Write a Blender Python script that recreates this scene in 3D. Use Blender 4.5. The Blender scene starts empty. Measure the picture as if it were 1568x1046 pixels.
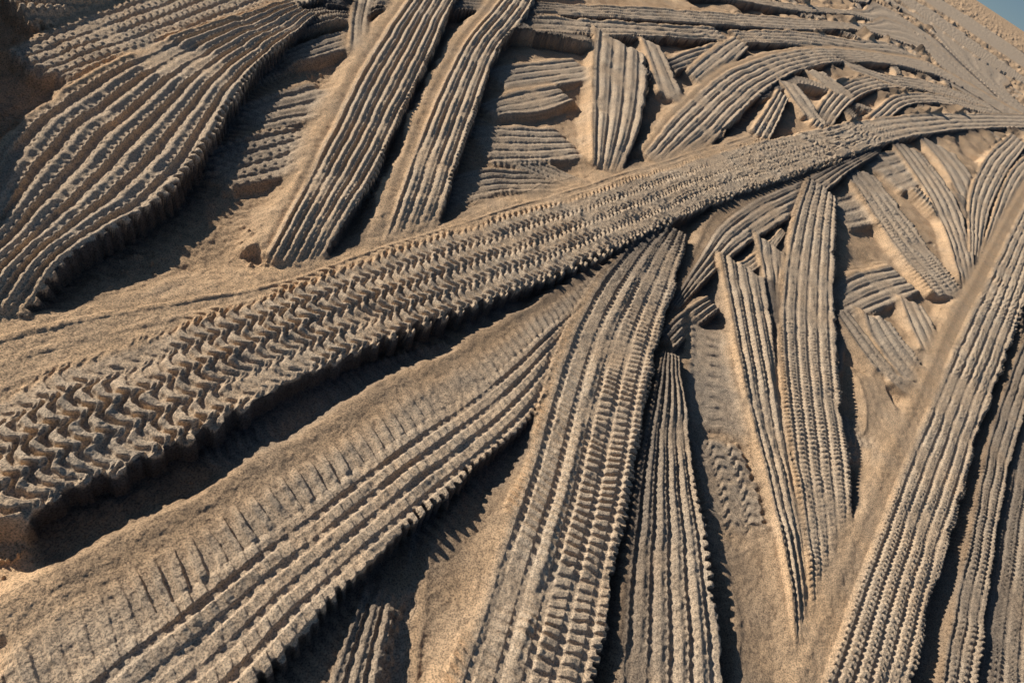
import bpy, math, numpy as np, time
from mathutils import Matrix, Vector
T0=time.time()
rng=np.random.RandomState(7)
# ---------------------------------------------------------------- camera geometry
Hc=4.0; F=900.0
TH=math.atan2(828.0,F); ct,st=math.cos(TH),math.sin(TH)
RO=math.radians(33.5); cr,sr=math.cos(RO),math.sin(RO)
def G(x,y):
    u=x-784.0; v=y-523.0
    a=u*cr+v*sr; b=u*sr-v*cr
    den=max(F*st-b*ct,6.0)
    return (a*Hc/den,(F*ct+b*st)*Hc/den)
def AB(X,Y):
    D=Y*ct+Hc*st
    D=np.maximum(D,0.2)
    return F*X/D, F*(Y*st-Hc*ct)/D
# ---------------------------------------------------------------- terrain grid (fans out with distance)
S=1.2
a_f=np.arange(-1010,1010,S)
g=S*1.12**np.arange(1,52)
off=np.cumsum(g)
a=np.concatenate([(-1010-off)[::-1],a_f,a_f[-1]+off])
b_f=np.arange(-930,824,S)
b=np.concatenate([(-930-np.cumsum(S*1.12**np.arange(1,48)))[::-1],b_f,[824.8,825.8,826.6,827.2,827.6,827.85]])
nc,nr=len(a),len(b)
den=(F*st-b*ct)[:,None]
X=(a[None,:]*Hc/den).astype(np.float32)
Y=np.repeat(((F*ct+b*st)*Hc/den[:,0])[:,None],nc,1).astype(np.float32)
SP=np.repeat((S*Hc/den*0.5+0.5*S*Hc*F/den**2),nc,1).astype(np.float32)
SPc=np.gradient(a)[None,:]*Hc/den
SP=np.maximum(SP,SPc*0.9).astype(np.float32)
SPX=np.maximum(np.repeat(S*Hc/den,nc,1),SPc).astype(np.float32)
# ---------------------------------------------------------------- noise
tbl=rng.rand(16,256,256).astype(np.float32)*2-1
def vn(x,y,k):
    t=tbl[k%16]; an=0.6+k*1.3
    xr=x*math.cos(an)-y*math.sin(an)+k*17.3; yr=x*math.sin(an)+y*math.cos(an)+k*9.1
    ix=np.floor(xr); iy=np.floor(yr); fx=xr-ix; fy=yr-iy
    ix=ix.astype(np.int64)&255; iy=iy.astype(np.int64)&255; jx=(ix+1)&255; jy=(iy+1)&255
    fx=fx*fx*fx*(fx*(fx*6-15)+10); fy=fy*fy*fy*(fy*(fy*6-15)+10)
    return ((t[ix,iy]*(1-fx)+t[jx,iy]*fx)*(1-fy)+(t[ix,jy]*(1-fx)+t[jx,jy]*fx)*fy).astype(np.float32)
def fbm(x,y,wl,octv,k,gain=0.5,sp=None):
    r=np.zeros_like(x); am=1.0
    for i in range(octv):
        n=vn(x/wl,y/wl,k+i)*am
        if sp is not None: n*=np.clip(wl/(2.0*sp)-0.7,0,1)
        r+=n; am*=gain; wl*=0.5
    return r
def ss(e0,e1,x):
    t=np.clip((x-e0)/(e1-e0),0,1); return t*t*(3-2*t)
def tri(x): return 4*np.abs(x-np.floor(x+0.5))-1
TP=2*math.pi
# shared fields
NL=fbm(X,Y,1.6,4,1,0.5,SP)
NM=fbm(X,Y,0.35,4,5,0.55,SP)
NF=fbm(X,Y,0.06,3,9,0.6,SP)
NW=fbm(X,Y,0.7,3,12,0.5,SP)
BASE=-0.14
far=ss(14,40,Y)
far2=ss(24,60,Y)
Hh=BASE+0.045*NL+0.016*NM+0.008*NF
Hh-=0.03*ss(0.45,0.8,NM)*ss(-0.1,0.5,NW)
Hh+=0.08*np.maximum(NF-0.60,0)*ss(0.0,0.4,NW)
Hh+=far*(0.22*fbm(X,Y,3.0,3,11,0.6,SP)+0.20*np.maximum(fbm(X,Y,1.1,3,4,0.6)-0.15,0))+far2*0.35*np.maximum(fbm(X,Y,2.2,3,8,0.6)-0.15,0) + ss(60,400,Y)*0.5*fbm(X,Y,25.0,3,3,0.5,SP)
PK=np.zeros_like(Hh)           # packed sand amount
LSH=np.zeros_like(Hh)           # shade painted on lee walls and trench floors
ID=np.full(Hh.shape,-1,np.int32)
# ---------------------------------------------------------------- tyre tracks
def pattern(kind,s,L,n,per,amp,fade,s0,f2,nm):
    q=(s*0.5+0.5)*n
    if kind=='wave':
        ph=L/per+0.36*np.sin(TP*q*0.5)+0.12*np.sin(TP*q+1)+0.30*s+0.08*nm
        c=np.cos(TP*ph)
        bar=ss(-0.75,0.35,c)
        rw=q*0.5+0.12*np.cos(TP*ph)
        row=np.abs(rw-np.floor(rw)-0.5)
        gap=ss(0.0,0.13,0.5-row)
        h=bar*(0.45+0.55*gap)*(1-0.25*ss(-0.2,-0.9,s))*(0.86+0.14*np.cos(TP*(ph*0.5+q*0.5)))
        rb=ss(-0.8,0.4,np.cos(TP*(s*0.5+0.5)*4))*0.6
        h=h*fade+rb*(1-fade)*f2; fade=1.0
    elif kind=='ribs':
        ph=q+0.03*tri(L/per)
        c=np.cos(TP*ph)
        rib=ss(-0.97,-0.15,c)
        sub=0.18*np.cos(TP*(2*q+0.2))
        edge=ss(-0.6,0.1,c)-ss(0.1,0.8,c)
        h=rib+sub*rib-0.28*edge*ss(-0.2,0.6,np.cos(TP*L/(per*0.7)))
    elif kind=='lugs':
        ph=q+0.03*tri(L/per)
        rib=ss(-0.93,-0.2,np.cos(TP*ph))
        off=np.floor(q)*0.37
        bar=ss(-0.75,-0.1,np.cos(TP*(L/per+off+0.5*s)))
        h=rib*(0.5+0.5*bar)
    elif kind=='comb':
        bars=ss(-0.3,0.5,np.cos(TP*(L/(per*1.3)+1.1*s)))*ss(-0.66,-0.45,s)*(1-ss(-0.12,-0.02,s))
        rib=ss(-0.85,0.0,np.cos(TP*q))*ss(-0.12,0.0,s)
        tooth=ss(-0.3,0.4,np.cos(TP*(L/per+0.9*s)))
        h=0.8*bars+rib*(0.5+0.5*tooth)
    elif kind=='chev':
        ph=L/per+n*0.30*np.abs(s-0.05)
        bar=ss(-0.7,0.1,np.cos(TP*ph))
        rib=ss(-0.85,-0.3,np.cos(TP*q))
        h=(0.35+0.65*bar)*(0.25+0.75*rib)+0.5*np.exp(-((s+0.22)/0.07)**2)
    elif kind=='ladder':
        h=ss(-0.5,0.5,np.cos(TP*(L/per+0.15*np.sin(TP*q*0.5))))*0.8
    else:
        h=0.35*ss(0.2,1,np.cos(TP*q))
    return amp*(h*ss(s0-0.12,s0+0.05,s))*fade
tid=0
def track(st_,kind='ribs',n=5,per=0.09,amp=0.035,z=0.0,ramp=0.22,jag=0.05,s0=-1.2,trench=0.05,crown=0.010,world=False,soft=0.05,jper=None):
    global tid
    amp=amp*0.68; trench=trench*0.07
    if jper is None: jper=per
    patch=(z<-0.025)
    if patch: soft=0.12; trench*=0.6
    if world: C=np.array([(q[0],q[1]) for q in st_],float); W=np.array([q[2] for q in st_],float)
    else:
        A=np.array([G(q[0],q[1]) for q in st_]); B=np.array([G(q[2],q[3]) for q in st_])
        C=(A+B)/2
        tg=np.gradient(C,axis=0); tg/=np.linalg.norm(tg,axis=1)[:,None]
        dv=B-A
        W=np.abs(tg[:,0]*dv[:,1]-tg[:,1]*dv[:,0])/2
        crs=(tg[:,0]*dv[:,1]-tg[:,1]*dv[:,0]).mean()
    sgn=1.0
    if not world: sgn=1.0 if crs>0 else -1.0
    else:
        tg=C[-1]-C[0]; sgn=1.0 if (tg[0]*0-tg[1]*1)>0 else -1.0
    t=np.concatenate([[0],np.cumsum(np.linalg.norm(np.diff(C,axis=0),axis=1))])
    V=np.column_stack([C,W]); m=np.gradient(V,t,axis=0)
    out=[]
    for i in range(len(t)-1):
        hh=t[i+1]-t[i]; k=7
        for j in range(k):
            u=j/k
            out.append((2*u**3-3*u**2+1)*V[i]+(u**3-2*u**2+u)*hh*m[i]+(-2*u**3+3*u**2)*V[i+1]+(u**3-u**2)*hh*m[i+1])
    out.append(V[-1]); Q=np.array(out)
    boxes=[]
    for i in range(len(Q)-1):
        mg=max(Q[i,2],Q[i+1,2])*1.9+ramp+0.1
        xs=[];ys=[]
        for p in (Q[i],Q[i+1]):
            for dx in (-mg,mg):
                for dy in (-mg,mg):
                    xs.append(p[0]+dx); ys.append(p[1]+dy)
        aa,bb=AB(np.array(xs),np.array(ys))
        c0,c1=np.searchsorted(a,[aa.min(),aa.max()]); r0,r1=np.searchsorted(b,[bb.min(),bb.max()])
        boxes.append((r0,min(r1+1,nr),c0,min(c1+1,nc)))
    bx=np.array(boxes); R0,R1,C0,C1=bx[:,0].min(),bx[:,1].max(),bx[:,2].min(),bx[:,3].max()
    if R1-R0<3 or C1-C0<3: return
    best=np.full((R1-R0,C1-C0),1e9,np.float32); Sg=np.full_like(best,99); Lg=np.zeros_like(best); Wg=np.ones_like(best)
    L0=0.0
    for i,(r0,r1,c0,c1) in enumerate(boxes):
        p=Q[i];q=Q[i+1]; d=q[:2]-p[:2]; ln=float(np.hypot(*d)); 
        if ln<1e-5: continue
        d/=ln
        if r1>r0 and c1>c0:
            x=X[r0:r1,c0:c1]-p[0]; y=Y[r0:r1,c0:c1]-p[1]
            al=x*d[0]+y*d[1]; cx=(d[0]*y-d[1]*x)*sgn
            tt=np.clip(al,0,ln)
            ex=al-tt
            dist=np.sqrt(cx*cx+ex*ex)
            sl=(slice(r0-R0,r1-R0),slice(c0-C0,c1-C0))
            up=dist<best[sl]
            if i==0: tt=np.where(al<0,al,tt)
            if i==len(boxes)-1: tt=np.where(al>ln,al,tt)
            w=p[2]+(q[2]-p[2])*np.clip(tt/ln,0,1)
            for arr,val in ((Sg,cx),(Lg,L0+tt),(Wg,w),(best,dist)):
                v=arr[sl]; v[up]=(val if np.ndim(val) else np.full_like(v,val))[up]; arr[sl]=v
        L0+=ln
    sl=(slice(R0,R1),slice(C0,C1))
    nl,nm,nf,nw,sp=NL[sl],NM[sl],NF[sl],NW[sl],SP[sl]
    s=Sg/Wg+0.03*nl+0.010*nm
    Lw=Lg+0.014*nm+0.035*nw
    f2=np.clip(Wg*2/4/(2.0*SPX[sl])-0.6,0,1)
    fade=np.clip(per/(1.25*sp)-0.6,0,1) if kind in('wave','chev','ladder') else np.clip(Wg*2/n/(2.0*SPX[sl])-0.6,0,1)
    wear=np.clip(0.95+0.6*nw+0.3*nm,0.25,1.2)
    prof=pattern(kind,s,Lw,n,per,amp,fade,s0,f2,nm)*wear
    lug=ss(-0.6,0.6,np.cos(TP*Lw/jper))*2-1
    edge=1+jag*lug*np.clip(per/(1.5*sp)-0.5,0,1)*np.clip(0.9+nw,0.2,1.3)+0.06*nm+0.04*nl
    mr=1-ss(0,soft,(s-edge)*Wg+0.012*nf)
    ml=ss(-ramp,0.0,(s+1)*Wg+0.03*nm+0.03*nw)
    en=0.10+0.05*ramp+(0.1 if patch else 0)
    me=ss(-en,en*0.3,Lg+0.08*nm+0.05*nl)*(1-ss(-en*0.3,en,Lg-L0+0.08*nm+0.05*nl))
    M=mr*ml*me
    tilt=-0.010
    z0=z+0.015*nl+0.0045*nm+0.0045*nf+crown*np.exp(-((s+0.9)/0.13)**2)-tilt*np.clip(s,-1.3,1.1)*np.minimum(Wg/0.35,1.5)
    Hs=Hh[sl]
    tr=ss(edge-0.02,edge+0.1,s)*np.exp(-np.maximum(s-edge,0)*Wg/0.22)*me
    Hs=Hs-trench*tr
    Hh[sl]=Hs*(1-M)+(z0+prof)*M
    pk=PK[sl]; core=M*ss(max(s0,-0.95)-0.1,max(s0,-0.95)+0.1,s)*np.clip(0.6+wear*0.5,0,1)
    if kind=='smooth': core=core*0.15
    if kind=='comb': core=core*ss(-0.7,-0.3,s)
    PK[sl]=pk*(1-M)+core*M
    top=ss(0.80,0.97,M*1.0)
    lsh=LSH[sl]; lee=ss(edge-0.01,edge+0.03,s)*np.exp(-np.maximum(s-edge-0.15,0)*Wg/0.35)*me  # mask for painted shade beyond the track edge away from the sun
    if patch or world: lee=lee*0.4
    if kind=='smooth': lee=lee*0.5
    LSH[sl]=np.maximum(lsh,lee)*(1-top*(s<edge+0.02))
    idb=ID[sl]; idb[M>0.5]=tid; ID[sl]=idb
    tid+=1
# faint older tracks at lower level everywhere
for i in range(130):
    yy=rng.uniform(0.5,9)**1.0 if i<50 else rng.uniform(9,80)
    xx=rng.uniform(-0.9,1.3)*(yy*0.9+2.5)+ (0.25*yy)
    an=rng.normal(1.25,0.55); ln=rng.uniform(1.0,3.0) if i<50 else rng.uniform(4,14)
    dx,dy=math.cos(an)*ln,math.sin(an)*ln; w=rng.uniform(0.2,0.32)
    bend=rng.normal(0,0.12)*ln
    pts=[(xx-dx/2,yy-dy/2,w),(xx-dy/ln*bend,yy+dx/ln*bend,w),(xx+dx/2,yy+dy/2,w)]
    track(pts,kind=['ribs','ladder','lugs','ribs'][i%4],n=rng.randint(3,5),per=rng.uniform(0.06,0.1),amp=0.03 if i<50 else 0.09,
          z=(-0.13 if i<50 else 0.03)+rng.uniform(-0.02,0.04),trench=0.02 if i<50 else 1.8,world=True,crown=0.01)
NOLD=tid
# ---- far converging set
track([(1040,-20,1060,-8),(1200,5,1220,18),(1330,20,1340,36),(1420,50,1420,70),(1490,105,1482,122),(1560,165,1550,185)],'ribs',3,0.1,0.06,trench=2)
track([(1180,-40,1200,-26),(1300,-10,1310,3),(1390,12,1392,28),(1450,48,1446,66),(1510,110,1502,128),(1590,180,1580,196)],'ribs',3,0.1,0.06,trench=2)
track([(1340,-20,1362,-28),(1420,35,1436,26),(1490,85,1506,76),(1560,138,1580,128)],'lugs',3,0.1,0.08,trench=4,z=0.10)
track([(1385,-20,1410,-28),(1450,25,1470,15),(1530,85,1550,74),(1600,130,1620,120)],'lugs',3,0.1,0.08,trench=4,z=0.10)
track([(480,-22,484,8),(620,-14,620,12),(780,0,782,19),(1000,14,1000,33),(1200,28,1200,46),(1340,40,1338,54),(1430,68,1424,82),(1500,128,1490,142),(1580,185,1570,200)],'ribs',4,0.1,0.04,trench=1)
track([(1130,48,1132,66),(1220,50,1222,70),(1320,66,1318,86),(1420,92,1416,112),(1500,140,1494,158),(1580,190,1574,204)],'ribs',4,0.1,0.05,trench=2)
track([(798,22,802,48),(900,30,902,54),(1000,38,1002,58),(1105,44,1110,64)],'lugs',3,0.10,0.04,jag=0.12,trench=1)
# patches
track([(1025,92,1030,112),(1065,76,1068,98),(1115,62,1120,84)],'ribs',3,0.08)
track([(1120,60,1150,70),(1080,85,1120,100),(1050,112,1080,130)],'ribs',3,0.08,0.03)
track([(768,95,762,138),(830,88,830,128),(897,84,902,118)],'ribs',4,0.06,0.02,z=-0.08)
track([(752,150,748,172),(805,132,812,170),(862,124,868,152)],'ribs',3,0.08,0.025,z=-0.06)
track([(745,180,722,240),(800,185,780,240),(880,190,868,236)],'ribs',5,0.10,0.03,z=-0.10)
track([(335,218,312,286),(400,198,398,272),(480,182,482,250)],'lugs',4,0.12,0.03,z=-0.07,trench=0.1)
track([(392,148,385,196),(450,130,450,184),(512,112,506,176)],'ribs',3,0.07,0.02,z=-0.08)
track([(440,72,445,92),(500,50,506,78),(545,40,548,66)],'ribs',3,0.08,0.02,z=-0.05)
track([(535,75,560,75),(538,30,562,30),(545,-10,570,-10)],'ribs',2,0.08,0.02,z=-0.03)
# upper left
track([(62,62,52,150),(150,25,152,122),(230,-5,258,86),(300,-32,342,50),(380,-60,420,22),(470,-80,492,2)],'lugs',6,0.11,0.035,z=0.0,jag=0.06,trench=0.5)
track([(-100,410,20,500),(-20,320,95,415),(45,205,190,372),(110,132,258,300),(185,98,325,198),(262,66,378,125),(350,36,420,82),(440,8,482,30)],'ribs',6,0.11,0.06,jag=0.05,z=0.02,trench=0.5)
track([(388,395,496,392),(430,320,532,330),(470,238,572,268),(505,162,606,192),(540,97,636,132),(575,46,664,74),(606,4,690,14),(640,-50,720,-40)],'ribs',6,0.10,0.06,s0=-0.62,z=0.02,trench=0.5)
track([(555,400,655,368),(585,312,682,302),(612,232,706,225),(642,160,732,155),(676,96,756,90),(706,50,780,50),(736,14,808,18),(770,-30,830,-25)],'ribs',5,0.10,0.055,s0=-0.5,z=0.01,jag=0.08,trench=0.8)
track([(908,68,986,60),(903,130,986,120),(902,190,974,190),(904,266,948,260)],'ribs',4,0.10,0.05,z=0.0,trench=0.5)
track([(984,65,1006,65),(1000,110,1030,114),(1012,152,1050,155)],'ribs',2,0.10,0.03)
# upper right arcs
track([(955,250,1045,245),(1003,192,1100,206),(1048,146,1137,170),(1100,108,1176,135),(1160,84,1216,112),(1226,72,1270,98),(1300,74,1330,97),(1380,86,1394,106),(1450,108,1454,126),(1520,148,1520,165),(1590,188,1590,203)],'ribs',6,0.10,0.04,s0=-0.7,trench=1.5)
track([(1240,192,1270,200),(1262,150,1295,165),(1310,122,1330,142),(1380,118,1388,136),(1450,134,1454,150),(1530,165,1530,180)],'ribs',4,0.09,0.05,trench=1.5)
track([(1330,178,1352,190),(1370,148,1392,162),(1440,146,1446,160),(1520,168,1522,180)],'ribs',3,0.09,0.05,trench=1.5)
track([(1148,206,1180,212),(1172,168,1196,178),(1190,140,1208,150)],'ribs',3,0.09,0.05,trench=1)
track([(1196,128,1212,122),(1218,160,1236,154),(1238,186,1256,180)],'ribs',2,0.09,0.05,trench=1)
track([(1236,110,1250,104),(1262,132,1278,126),(1285,150,1300,144)],'ribs',2,0.09,0.05,trench=1)
track([(1290,104,1302,98),(1330,118,1342,112),(1370,132,1384,126)],'ribs',2,0.09,0.05,trench=1)
# right cluster
track([(1345,232,1358,300),(1372,225,1388,292),(1405,222,1415,262)],'ribs',4,0.08,0.03,z=-0.05)
track([(1284,300,1286,350),(1315,290,1320,345),(1340,286,1346,340)],'lugs',3,0.10,0.03,z=-0.09)
track([(1290,430,1302,492),(1340,405,1350,470),(1385,398,1396,448)],'ribs',4,0.12,0.03,z=-0.09,trench=0.3)
track([(1372,228,1394,214),(1412,290,1440,272),(1444,352,1470,336),(1466,420,1490,404),(1480,470,1500,455)],'ribs',4,0.08,0.045,trench=1)
track([(1420,228,1440,212),(1452,270,1476,255),(1476,320,1500,305)],'ribs',3,0.08,0.04,trench=1)
track([(1300,268,1322,246),(1346,342,1370,312),(1396,412,1420,380),(1448,472,1472,440)],'lugs',4,0.09,0.04,trench=1)
track([(1284,480,1296,474),(1312,530,1330,520),(1350,575,1366,562),(1400,610,1412,592)],'ribs',2,0.09,0.04,trench=1)
track([(1330,490,1352,480),(1352,540,1384,520),(1392,590,1420,565)],'ribs',3,0.09,0.03,z=-0.02,trench=0.3)
track([(1384,462,1404,452),(1400,510,1430,498),(1424,560,1450,540)],'ribs',3,0.09,0.04,z=-0.02,trench=0.3)
track([(1318,575,1350,570),(1330,625,1375,622),(1328,665,1360,665)],'smooth',3,0.09,0.02,z=-0.05)
track([(1548,205,1572,222),(1505,250,1534,280),(1484,310,1512,335),(1484,390,1502,395)],'ribs',4,0.09,0.045,trench=1)
track([(1590,225,1610,240),(1548,262,1570,280),(1520,330,1540,345),(1500,400,1520,400)],'ribs',3,0.09,0.04,trench=1)
# bottom / centre
track([(1028,455,1042,470),(1062,388,1088,422),(1096,326,1126,390),(1150,288,1182,350),(1210,266,1238,312),(1272,246,1302,262),(1330,222,1345,235)],'ribs',5,0.07,0.035,trench=1.3,s0=-0.4)
track([(1190,358,1210,348),(1160,385,1176,396),(1108,418,1120,440)],'ribs',3,0.09,0.03,z=-0.02)
track([(1085,455,1092,480),(1045,478,1056,508),(1018,505,1026,540)],'ribs',3,0.08,0.04,jag=0.12,trench=0.5)
track([(1062,500,1120,498),(1062,560,1130,555),(1060,620,1138,612),(1065,672,1142,640)],'ladder',4,0.17,0.02,z=-0.07,trench=0.1)
track([(1070,690,1130,668),(1080,745,1152,720),(1095,810,1165,790)],'wave',5,0.12,0.045,z=-0.06,jag=0.08)
track([(1095,835,1190,810),(1115,880,1212,880),(1134,950,1222,960),(1128,1060,1225,1060),(1120,1150,1220,1150)],'smooth',2,0.09,0.01,z=-0.05,ramp=0.12)
track([(1160,392,1198,352),(1172,450,1204,440),(1186,520,1206,515),(1196,600,1212,596)],'ribs',3,0.09,0.04,trench=0.5)
track([(1105,425,1162,392),(1120,500,1176,488),(1135,580,1190,570),(1158,680,1206,668),(1178,760,1222,750),(1198,850,1240,840),(1212,940,1254,930),(1226,1030,1262,1020)],'ribs',4,0.10,0.05,z=0.0,trench=0.3)
track([(1228,312,1284,262),(1206,380,1278,350),(1196,450,1275,440),(1194,540,1276,530),(1203,630,1284,620),(1215,720,1296,720),(1230,820,1302,800),(1240,900,1300,900),(1250,990,1300,990)],'lugs',5,0.065,0.038,z=0.0,trench=1.2)
track([(1014,556,1038,536),(995,640,1052,650),(978,740,1062,740),(968,820,1078,820),(958,900,1088,900),(952,980,1098,980),(945,1060,1105,1060),(940,1150,1115,1150)],'ribs',5,0.085,0.05,trench=0.7)
track([(700,780,800,755),(656,850,785,860),(646,940,760,950),(636,1050,720,1060),(630,1140,700,1150)],'smooth',2,0.09,0.01,z=-0.07,ramp=0.1)
track([(470,960,620,868),(440,1010,600,950),(400,1070,580,1050),(370,1140,560,1140)],'ribs',5,0.09,0.04,z=-0.04,s0=0.1,trench=0.5)
# main shoulder + second track + centre track + main
track([(-140,590,-120,690),(-80,552,-65,660),(0,520,15,625),(150,484,170,572),(300,458,320,522),(440,430,455,472),(570,385,585,420),(700,345,710,372),(830,303,840,330),(950,268,957,290),(1060,234,1066,252),(1160,205,1164,222)],'smooth',3,0.09,0.035,z=-0.01,ramp=0.5,trench=0.0,crown=0.0,jag=0.0)
track([(-60,960,180,1240),(0,912,250,1190),(110,858,320,1110),(200,812,395,1035),(330,742,492,928),(450,672,588,838),(570,597,678,758),(700,525,772,674),(830,450,862,560),(930,390,955,450)],'comb',8,0.085,0.055,z=0.0,jag=0.06,trench=0.8,ramp=0.15)
track([(990,365,1068,325),(928,425,1044,410),(884,485,1014,490),(852,560,990,580),(826,640,974,660),(796,740,956,760),(766,830,938,850),(736,920,922,950),(700,1030,904,1050),(665,1130,888,1150)],'chev',5,0.08,0.050,z=0.01,trench=0.8)
track([(-80,640,-30,850),(0,608,62,778),(150,548,208,715),(290,500,345,640),(430,452,480,570),(560,405,608,515),(690,362,735,468),(820,322,860,420),(950,284,980,362),(1060,248,1085,315),(1160,218,1180,281),(1250,198,1262,252),(1340,182,1348,222),(1430,175,1434,204),(1500,175,1502,198),(1590,177,1590,198)],'wave',8,0.105,0.068,z=0.005,jag=0.08,trench=0.6,ramp=0.12,crown=0.0,jper=0.21)
# right foreground
track([(1640,500,1700,540),(1600,560,1680,600),(1568,650,1660,680),(1545,740,1650,760),(1530,830,1640,850),(1515,930,1640,950),(1500,1030,1640,1040),(1490,1120,1640,1130)],'lugs',6,0.08,0.038)
track([(1590,470,1618,500),(1545,580,1578,600),(1512,690,1546,710),(1490,800,1524,815),(1468,900,1510,910),(1448,1000,1495,1010),(1430,1100,1480,1110)],'lugs',3,0.085,0.04,trench=1)
track([(1640,190,1670,230),(1590,250,1625,300),(1545,322,1590,390),(1490,420,1560,480),(1440,510,1532,560),(1395,610,1502,640),(1345,715,1472,735),(1305,815,1440,840),(1262,915,1415,930),(1225,1010,1395,1020),(1185,1110,1370,1120)],'lugs',7,0.075,0.045,s0=-0.45,trench=1.2,ramp=0.3,z=0.01)
# unseen bank left of frame, added for its shadow on the left border
track([(-260,-200,-80,-180),(-260,-60,-70,-50),(-260,60,-70,60),(-280,180,-90,180),(-320,300,-140,300)],'smooth',2,0.1,0.01,z=0.38,jag=0.02)
print("tracks",tid,time.time()-T0)
# ---------------------------------------------------------------- material
def sand(name):
    m=bpy.data.materials.new(name); m.use_nodes=True; nt=m.node_tree; N=nt.nodes; Lk=nt.links
    bs=N['Principled BSDF']; bs.inputs['Roughness'].default_value=0.95; bs.inputs['Specular IOR Level'].default_value=0.1
    tc=N.new('ShaderNodeTexCoord'); at=N.new('ShaderNodeAttribute'); at.attribute_name='packed'
    at_lsh=N.new('ShaderNodeAttribute'); at_lsh.attribute_name='lee_shade'
    def noise(sc,det,ro=0.6):
        n=N.new('ShaderNodeTexNoise'); n.inputs['Scale'].default_value=sc; n.inputs['Detail'].default_value=det; n.inputs['Roughness'].default_value=ro
        Lk.new(tc.outputs['Object'],n.inputs['Vector']); return n
    def ramp(src,p0,p1,c0=(0,0,0,1),c1=(1,1,1,1)):
        r=N.new('ShaderNodeValToRGB'); r.color_ramp.elements[0].position=p0; r.color_ramp.elements[1].position=p1
        r.color_ramp.elements[0].color=c0; r.color_ramp.elements[1].color=c1; Lk.new(src,r.inputs[0]); return r
    def mix(bt,f,a_,b_):
        x=N.new('ShaderNodeMix'); x.data_type='RGBA'; x.blend_type=bt
        for i,v in ((0,f),(6,a_),(7,b_)):
            if isinstance(v,(tuple,float)): x.inputs[i].default_value=v
            else: Lk.new(v,x.inputs[i])
        return x.outputs[2]
    n1=noise(1.3,5); n2=noise(9,6); n3=noise(85,3,0.8); n4=noise(170,2,0.8)
    fac=N.new('ShaderNodeMath'); fac.operation='MULTIPLY_ADD'; Lk.new(n1.outputs[0],fac.inputs[0]); fac.inputs[1].default_value=1.0
    a2=N.new('ShaderNodeMath'); a2.operation='MULTIPLY_ADD'; Lk.new(at.outputs['Fac'],a2.inputs[0]); a2.inputs[1].default_value=0.6; a2.inputs[2].default_value=-0.42
    Lk.new(a2.outputs[0],fac.inputs[2]); fac.use_clamp=True
    c=mix('MIX',fac.outputs[0],(0.84,0.57,0.34,1),(0.73,0.605,0.46,1))
    r2=ramp(n2.outputs[0],0.3,0.7,(0.88,0.88,0.89,1),(1.07,1.06,1.05,1)); c=mix('MULTIPLY',1.0,c,r2.outputs[0])
    r3=ramp(n3.outputs[0],0.38,0.55,(0.22,0.22,0.25,1),(1.22,1.19,1.14,1)); c=mix('MULTIPLY',0.8,c,r3.outputs[0])
    lsh_f=N.new('ShaderNodeMath'); lsh_f.operation='MULTIPLY'; Lk.new(at_lsh.outputs['Fac'],lsh_f.inputs[0]); lsh_f.inputs[1].default_value=0.92
    c=mix('MIX',lsh_f.outputs[0],c,mix('MULTIPLY',1.0,c,(0.12,0.15,0.22,1)))  # lee sides darkened and blued: shade put into the base colour
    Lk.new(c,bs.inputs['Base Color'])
    ad=N.new('ShaderNodeMath'); ad.operation='ADD'; Lk.new(n3.outputs[0],ad.inputs[0]); Lk.new(n4.outputs[0],ad.inputs[1])
    bp=N.new('ShaderNodeBump'); bp.inputs['Strength'].default_value=0.7; bp.inputs['Distance'].default_value=0.010
    Lk.new(ad.outputs[0],bp.inputs['Height']); Lk.new(bp.outputs[0],bs.inputs['Normal'])
    return m
M1=sand("sand")
# ---------------------------------------------------------------- meshes
def build(name,vid,quads,z):
    me=bpy.data.meshes.new(name)
    co=np.empty((len(vid),3),np.float32); co[:,0]=X.ravel()[vid]; co[:,1]=Y.ravel()[vid]; co[:,2]=z
    me.vertices.add(len(vid)); me.vertices.foreach_set('co',co.ravel())
    nf_=len(quads); me.loops.add(nf_*4); me.loops.foreach_set('vertex_index',quads.astype(np.int32).ravel())
    me.polygons.add(nf_); me.polygons.foreach_set('loop_start',np.arange(0,nf_*4,4,dtype=np.int32))
    me.update(calc_edges=True)
    me.polygons.foreach_set('use_smooth',np.ones(nf_,bool))
    for nm_,ar in (('packed',PK),('lee_shade',LSH)):
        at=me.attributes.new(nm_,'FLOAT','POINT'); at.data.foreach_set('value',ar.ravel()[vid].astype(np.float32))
    me.materials.append(M1)
    ob=bpy.data.objects.new(name,me); bpy.context.collection.objects.link(ob); return ob
idx=np.arange(nr*nc).reshape(nr,nc)
quads=np.stack([idx[:-1,:-1],idx[:-1,1:],idx[1:,1:],idx[1:,:-1]],-1).reshape(-1,4)
fid=ID[:-1,:-1].ravel().copy()
fid[fid<NOLD]=-1
Hf=Hh.ravel()
touch=np.zeros(nr*nc,bool); touch[quads[fid<0].ravel()]=True
zg=np.where(touch,Hf,Hf-0.02).astype(np.float32)
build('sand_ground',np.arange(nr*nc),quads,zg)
for k in range(NOLD,tid):
    q=quads[fid==k]
    if len(q)<200: continue
    v,inv=np.unique(q.ravel(),return_inverse=True)
    build('tire_track',v,inv.reshape(-1,4),Hf[v])  # the added off-frame bank shares this name, though it is no track
print("mesh",time.time()-T0)
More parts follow.
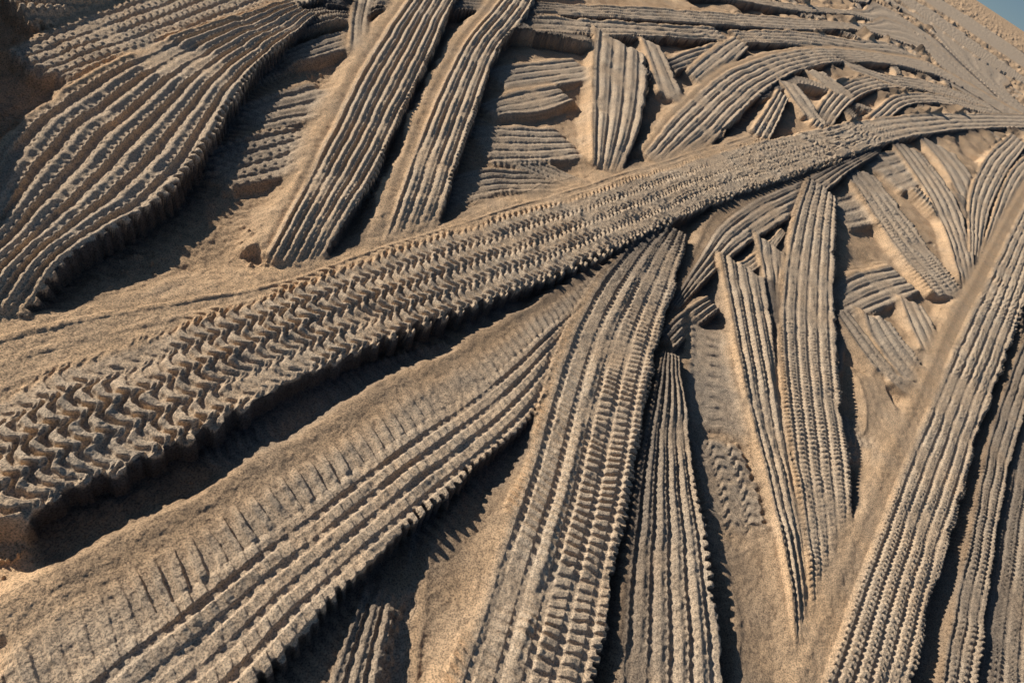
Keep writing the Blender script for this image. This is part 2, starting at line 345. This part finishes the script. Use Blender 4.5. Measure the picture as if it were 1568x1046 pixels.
# ---------------------------------------------------------------- camera
cam=bpy.data.cameras.new('camera'); co=bpy.data.objects.new('camera',cam); bpy.context.collection.objects.link(co)
R=Vector((1,0,0)); U=Vector((0,st,ct)); Fw=Vector((0,ct,-st))
cx=R*cr+U*sr; cy=-R*sr+U*cr; cz=-Fw
co.matrix_world=Matrix(((cx.x,cy.x,cz.x,0),(cx.y,cy.y,cz.y,0),(cx.z,cy.z,cz.z,Hc),(0,0,0,1)))
cam.sensor_width=36; cam.lens=F/1568*36; cam.clip_start=0.05; cam.clip_end=50000
bpy.context.scene.camera=co
# ---------------------------------------------------------------- light
EL=math.radians(19.5); AZ=math.atan2(-1,0.15)
w=bpy.data.worlds.new("World"); bpy.context.scene.world=w; w.use_nodes=True
wn=w.node_tree.nodes; wl=w.node_tree.links
sk=wn.new('ShaderNodeTexSky'); sk.sky_type='NISHITA'; sk.sun_disc=False; sk.sun_elevation=EL; sk.sun_rotation=AZ
sk.altitude=1000; sk.dust_density=0.0; sk.air_density=1.0; sk.ozone_density=2.0
tcw=wn.new('ShaderNodeTexCoord'); va=wn.new('ShaderNodeVectorMath'); va.operation='ADD'; va.inputs[1].default_value=(0,0,0.09)
vnm=wn.new('ShaderNodeVectorMath'); vnm.operation='NORMALIZE'
wl.new(tcw.outputs['Generated'],va.inputs[0]); wl.new(va.outputs[0],vnm.inputs[0]); wl.new(vnm.outputs[0],sk.inputs[0])
bg=wn['Background']; bg.inputs[1].default_value=0.062; wl.new(sk.outputs[0],bg.inputs[0])
sl=bpy.data.lights.new('sun','SUN'); sl.energy=5; sl.angle=math.radians(0.5); sl.color=(1.0,0.94,0.84)
so=bpy.data.objects.new('sun',sl); bpy.context.collection.objects.link(so)
sd=Vector((math.sin(AZ)*math.cos(EL),math.cos(AZ)*math.cos(EL),math.sin(EL)))
so.rotation_euler=sd.to_track_quat('Z','Y').to_euler()
sc=bpy.context.scene; sc.view_settings.view_transform='Standard'; sc.view_settings.look='None'; sc.view_settings.exposure=0
